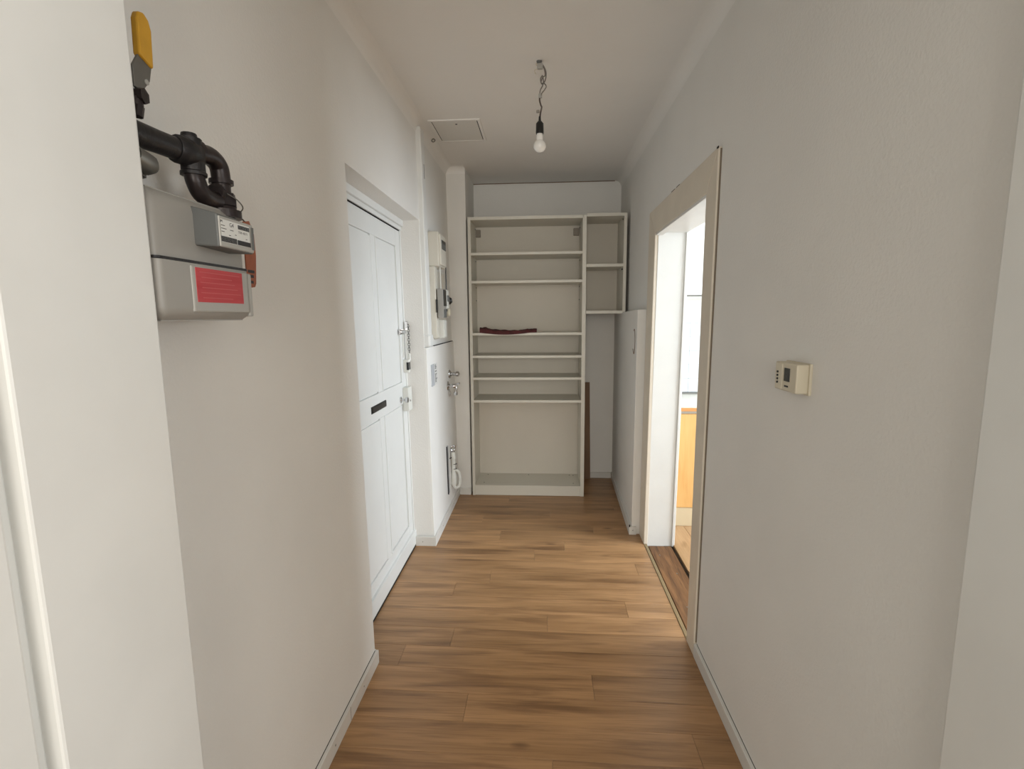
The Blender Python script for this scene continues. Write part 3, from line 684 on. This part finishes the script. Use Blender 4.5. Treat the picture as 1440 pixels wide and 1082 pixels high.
# tag hanging behind the meter
tg = thing('meter_tag', 'orange-brown plastic tag hanging behind the right end of the gas meter', 'tag', (-.62, 1.04, 1.46))
bm = B(); pr = [(1.028, 1.470), (1.034, 1.465), (1.056, 1.468), (1.061, 1.476), (1.068, 1.535), (1.066, 1.58), (1.052, 1.605), (1.030, 1.60)]
obj('tag_card', prism(bm, pr, -.6215, -.6185), ORNG, tg, bevel=.0008)
obj('tag_print', boxes((-.6187, -.618, 1.033, 1.056, 1.497, 1.503), (-.6187, -.618, 1.036, 1.052, 1.487, 1.493), (-.6187, -.618, 1.040, 1.050, 1.475, 1.481)), INK, tg)
bm = B(); tube(bm, spline([(-.62, 1.04, 1.60), (-.615, 1.0, 1.612), (-.61, .972, 1.618)]), .0015, 6); obj('tie', bm, IRON, tg)

# ---------------------------------------------------------------- thermostat on the right wall
tt = thing('thermostat', 'small beige wall thermostat with dark display on the right wall', 'thermostat', (XR, 1.265, 1.245))
obj('back_plate', boxes((XR - .006, XR + .001, 1.204, 1.323, 1.207, 1.283)), BEIGE, tt, bevel=.002)
obj('housing', boxes((XR - .034, XR - .005, 1.209, 1.318, 1.211, 1.281)), BEIGE, tt, bevel=.003)
obj('display', boxes((XR - .0355, XR - .033, 1.240, 1.268, 1.236, 1.269)), LCD, tt, bevel=.001)
obj('front_panel', boxes((XR - .0350, XR - .033, 1.278, 1.314, 1.214, 1.278)), mat('pale_beige_plastic', '#dcd4bf', .45), tt, bevel=.001)
for i in range(4):
    bm = B(); z = 1.256 - i * .0088; tube(bm, [(XR - .034, 1.300, z), (XR - .0375, 1.300, z)], .0028, 10); obj('button', bm, BLACKP, tt)
obj('badge', boxes((XR - .0352, XR - .034, 1.246, 1.264, 1.222, 1.226)), INK, tt)

# ---------------------------------------------------------------- bookcase
BX0, BX1, BY0, BY1, BZ = -.554, .318, 3.762, 4.08, 2.128
bc = thing('bookcase', 'tall white bookcase with one empty tall bay, standing in the niche', 'bookcase', (-.12, 3.92, 0))
t = .022
obj('side_panel', boxes((BX0, BX0 + t, BY0, BY1, .002, BZ)), LAM, bc, bevel=.001)
obj('side_panel', boxes((BX1 - t - .006, BX1, BY0, BY1, .002, BZ)), LAM, bc, bevel=.001)
obj('top_panel', boxes((BX0 + t, BX1 - t, BY0, BY1, BZ - t, BZ)), LAM, bc, bevel=.001)
obj('back_panel', boxes((BX0 + .005, BX1 - .005, BY1 - .006, BY1, .03, BZ - .005)), LAMB, bc)
obj('bottom_panel', boxes((BX0 + t, BX1 - t, BY0 + .002, BY1, .063, .084)), LAM, bc, bevel=.001)
obj('plinth', boxes((BX0 + t, BX1 - t, BY0 + .006, BY0 + .024, .002, .064)), LAM, bc, bevel=.001)
for zt in (1.873, 1.668, 1.280, 1.108, .940, .764):
    obj('shelf', boxes((BX0 + t, BX1 - t - .006, BY0 + .004, BY1 - .007, zt - .019, zt)), LAM, bc, bevel=.001)
for x in (-.515, .262):
    obj('wall_bracket', boxes((x - .021, x + .021, BY1 - .030, BY1 - .006, 2.028, 2.085)), mat('taupe_bracket', '#8f8577', .5) if x < 0 else bpy.data.materials['taupe_bracket'], bc, bevel=.003)
for x in (BX0 + t, BX1 - t - .006):
    s = 1 if x < 0 else -1
    for z in (2.08, 1.835, 1.63, 1.53):
        bm = B(); tube(bm, [(x - s * .001, BY1 - .07, z), (x + s * .007, BY1 - .07, z)], .0045, 8); obj('shelf_peg', bm, STEEL, bc)
for (x, y_) in ((-.47, 3.83), (-.46, 4.03), (.24, 3.83), (.25, 4.03), (.22, 4.035), (-.12, 4.035)):
    bm = B(); tube(bm, [(x, y_, .083), (x, y_, .0865)], .004, 8); obj('shelf_peg', bm, BLACKP, bc)
# hanging add-on unit on the right
sw = thing('wall_shelf_unit', 'short white open shelf unit hung between bookcase and right wall', 'shelf unit', (.463, 3.92, 1.42))
SX0, SX1 = BX1 + .001, .609
obj('side_panel', boxes((SX1 - .022, SX1, BY0, BY1, 1.417, 2.137)), LAM, sw, bevel=.001)
obj('top_panel', boxes((SX0, SX1 - .022, BY0, BY1, 2.115, 2.137)), LAM, sw, bevel=.001)
obj('shelf', boxes((SX0, SX1 - .022, BY0 + .002, BY1 - .006, 1.757, 1.779)), LAM, sw, bevel=.001)
obj('bottom_panel', boxes((SX0, SX1 - .022, BY0, BY1, 1.417, 1.439)), LAM, sw, bevel=.001)
obj('back_panel', boxes((SX0, SX1 - .005, BY1 - .006, BY1, 1.42, 2.13)), LAMB, sw)
for z in (2.095, 1.74):
    bm = B(); tube(bm, [(SX1 - .021, BY0 + .03, z), (SX1 - .03, BY0 + .03, z)], .005, 8); obj('shelf_peg', bm, BLACKP, sw)
# cloth on the third shelf
bm = B(); random.seed(11)
nx, ny = 30, 8
g = [[None] * (ny + 1) for _ in range(nx + 1)]; gb = [[None] * (ny + 1) for _ in range(nx + 1)]
for i in range(nx + 1):
    u = i / nx; x = -.478 + u * .432
    h = .012 + .026 * (1 - u) ** 3 + .024 * max(0, u - .55) ** 1.5 * 2.2
    drop = -.001
    for j in range(ny + 1):
        v = j / ny
        y_ = 3.755 + .115 * v + (.006 * math.sin(u * 9) if 0 < j < ny else 0) + (.012 if u < .25 or u > .8 else 0) * (1 - v)
        wr_ = .003 * math.sin(v * 14 + u * 11) + .0025 * math.sin(u * 40 + v * 5)
        z0 = 1.2815
        zt = z0 + h * (1 - .35 * abs(2 * v - 1) ** 3) + wr_
        if .04 < u < .12: zt += .008
        if .80 < u < .85: zt += .007
        g[i][j] = bm.verts.new((x, y_, max(zt, z0 + .005))); gb[i][j] = bm.verts.new((x, y_ - (.003 if j == 0 else 0), z0 - (.015 * math.sin(PI * min(u * 1.1, 1)) if j == 0 else 0)))
for i in range(nx):
    for j in range(ny):
        bm.faces.new((g[i][j], g[i + 1][j], g[i + 1][j + 1], g[i][j + 1])); bm.faces.new((gb[i][j], gb[i][j + 1], gb[i + 1][j + 1], gb[i + 1][j]))
    bm.faces.new((g[i][0], gb[i][0], gb[i + 1][0], g[i + 1][0])); bm.faces.new((g[i][ny], g[i + 1][ny], gb[i + 1][ny], gb[i][ny]))
for j in range(ny):
    bm.faces.new((g[0][j], g[0][j + 1], gb[0][j + 1], gb[0][j])); bm.faces.new((g[nx][j], gb[nx][j], gb[nx][j + 1], g[nx][j + 1]))
tag(obj('folded_cloth', bm, CLOTH, smooth=True), 'dark red folded cloth lying on a bookcase shelf', 'cloth')
# board leaning in the corner behind the bookcase
bm = B(); hexa(bm, [(.28, 4.195, .001), (.409, 4.195, .001), (.409, 4.211, .001), (.28, 4.211, .001), (.28, 4.222, .842), (.397, 4.222, .842), (.397, 4.237, .842), (.28, 4.237, .842)])
tag(obj('leaning_board', bm, BROWN, bevel=.001), 'tall brown board leaning on the back wall behind the bookcase', 'board')

# ---------------------------------------------------------------- ceiling hatch, hook and bulb
ht = thing('ceiling_hatch', 'square white access hatch in the ceiling near the fuse box', 'hatch', (-.49, 3.05, CZ))
hx0, hx1, hy0, hy1 = -.635, -.345, 2.885, 3.225
f_ = .016
obj('frame', boxes((hx0, hx0 + f_, hy0, hy1, CZ - .006, CZ), (hx1 - f_, hx1, hy0, hy1, CZ - .006, CZ), (hx0 + f_, hx1 - f_, hy0, hy0 + f_, CZ - .006, CZ), (hx0 + f_, hx1 - f_, hy1 - f_, hy1, CZ - .006, CZ)), CEIL, ht, bevel=.001)
obj('hatch_gap', boxes((hx0 + f_, hx1 - f_, hy0 + f_, hy1 - f_, CZ - .0012, CZ)), GAPM, ht)
obj('hatch_panel', boxes((hx0 + f_ + .004, hx1 - f_ - .005, hy0 + f_ + .001, hy1 - f_ - .001, CZ - .0045, CZ - .001)), mat('hatch_enamel', '#e2e0da', .6), ht, bevel=.0008)
bm = B(); tube(bm, [(-.485, 2.945, CZ - .0044), (-.485, 2.945, CZ - .0062)], .006, 10); obj('latch', bm, BLACKP, ht)
bm = B(); ring(bm, (-.665, 3.17, CZ - .012), (0, -1, .3), .010, .0028, 16, 6); tube(bm, [(-.665, 3.17, CZ), (-.665, 3.17, CZ - .004)], .006, 8)
tag(obj('ceiling_hook', bm, STEEL), 'tiny rusty metal ring screwed into the ceiling left of the hatch', 'hook')
Y = 2.294
lb = thing('ceiling_light', 'bare light bulb in a black socket hanging on twisted wires', 'light', (-.013, Y, CZ))
bm = B(); tube(bm, [(-.015, Y, CZ), (-.015, Y, CZ - .006), (-.013, Y, CZ - .012)], [.012, .010, .004], 14); obj('ceiling_plug', bm, METER2, lb)
A = [(-.015, 2.482), (.001, 2.466), (.012, 2.441), (.014, 2.416), (.008, 2.399), (-.004, 2.391), (-.009, 2.406), (-.001, 2.42), (.003, 2.399), (-.001, 2.382), (-.010, 2.362), (-.013, 2.345), (-.012, 2.335)]
Bw = [(-.012, 2.478), (.005, 2.449), (.010, 2.424), (-.001, 2.416), (-.007, 2.391), (.005, 2.389), (.015, 2.38), (.005, 2.363), (-.004, 2.349), (-.008, 2.335)]
Cw = [(-.012, 2.345), (-.014, 2.324), (-.008, 2.302), (-.005, 2.294), (-.01, 2.273), (-.013, 2.250)]
Dw = [(-.017, 2.48), (-.028, 2.471), (-.019, 2.459), (-.004, 2.454), (-.021, 2.45), (-.033, 2.447), (-.034, 2.436), (-.028, 2.428)]
def w3(p, a): return spline([(x, Y + a * math.sin(i * 1.7), z) for i, (x, z) in enumerate(p)], 5)
bm = B(); tube(bm, w3(A, .006), .0026, 8); obj('wire', bm, WIREM, lb, smooth=True)
bm = B(); tube(bm, w3(Bw, -.006), .0023, 8); obj('wire', bm, WIREM, lb, smooth=True)
bm = B(); tube(bm, w3(Cw, .001), .0028, 8); obj('wire', bm, WIREB, lb, smooth=True)
bm = B(); tube(bm, w3([(x + .002, z) for x, z in Cw], .003), .002, 8); obj('wire', bm, WIREM, lb, smooth=True)
bm = B(); tube(bm, w3(Dw, .003), .0016, 6); obj('wire', bm, BEIGE, lb, smooth=True)
obj('terminal_block', boxes((-.024, .001, Y - .008, Y + .008, 2.448, 2.470)), METER3, lb, bevel=.003)
obj('terminal_block', boxes((-.018, -.003, Y - .006, Y + .006, 2.332, 2.350)), METER3, lb, bevel=.003)
obj('connector', boxes((-.028, -.014, Y - .005, Y + .005, 2.272, 2.284)), mat('grey_connector', '#8d8880', .5), lb, bevel=.003)
bm = B(); tube(bm, [(-.013, Y, 2.258), (-.013, Y, 2.240), (-.013, Y, 2.236), (-.013, Y, 2.228), (-.013, Y, 2.190), (-.013, Y, 2.186)], [.004, .006, .010, .0165, .0172, .0165], 20)
obj('lamp_socket', bm, BLACKP, lb, smooth=True)
bm = B(); prof = [(2.190, .013), (2.180, .0135), (2.172, .0145)]
cz, R = 2.1365, .0268
for i in range(15):
    a = math.radians(58 - i * (148 / 14)); prof.append((cz + R * math.sin(a) + .0, R * math.cos(a)))
tube(bm, [(-.013, Y, z) for z, r in prof], [max(r, .0006) for z, r in prof], 24)
obj('light_bulb', bm, BULB, lb, smooth=True)
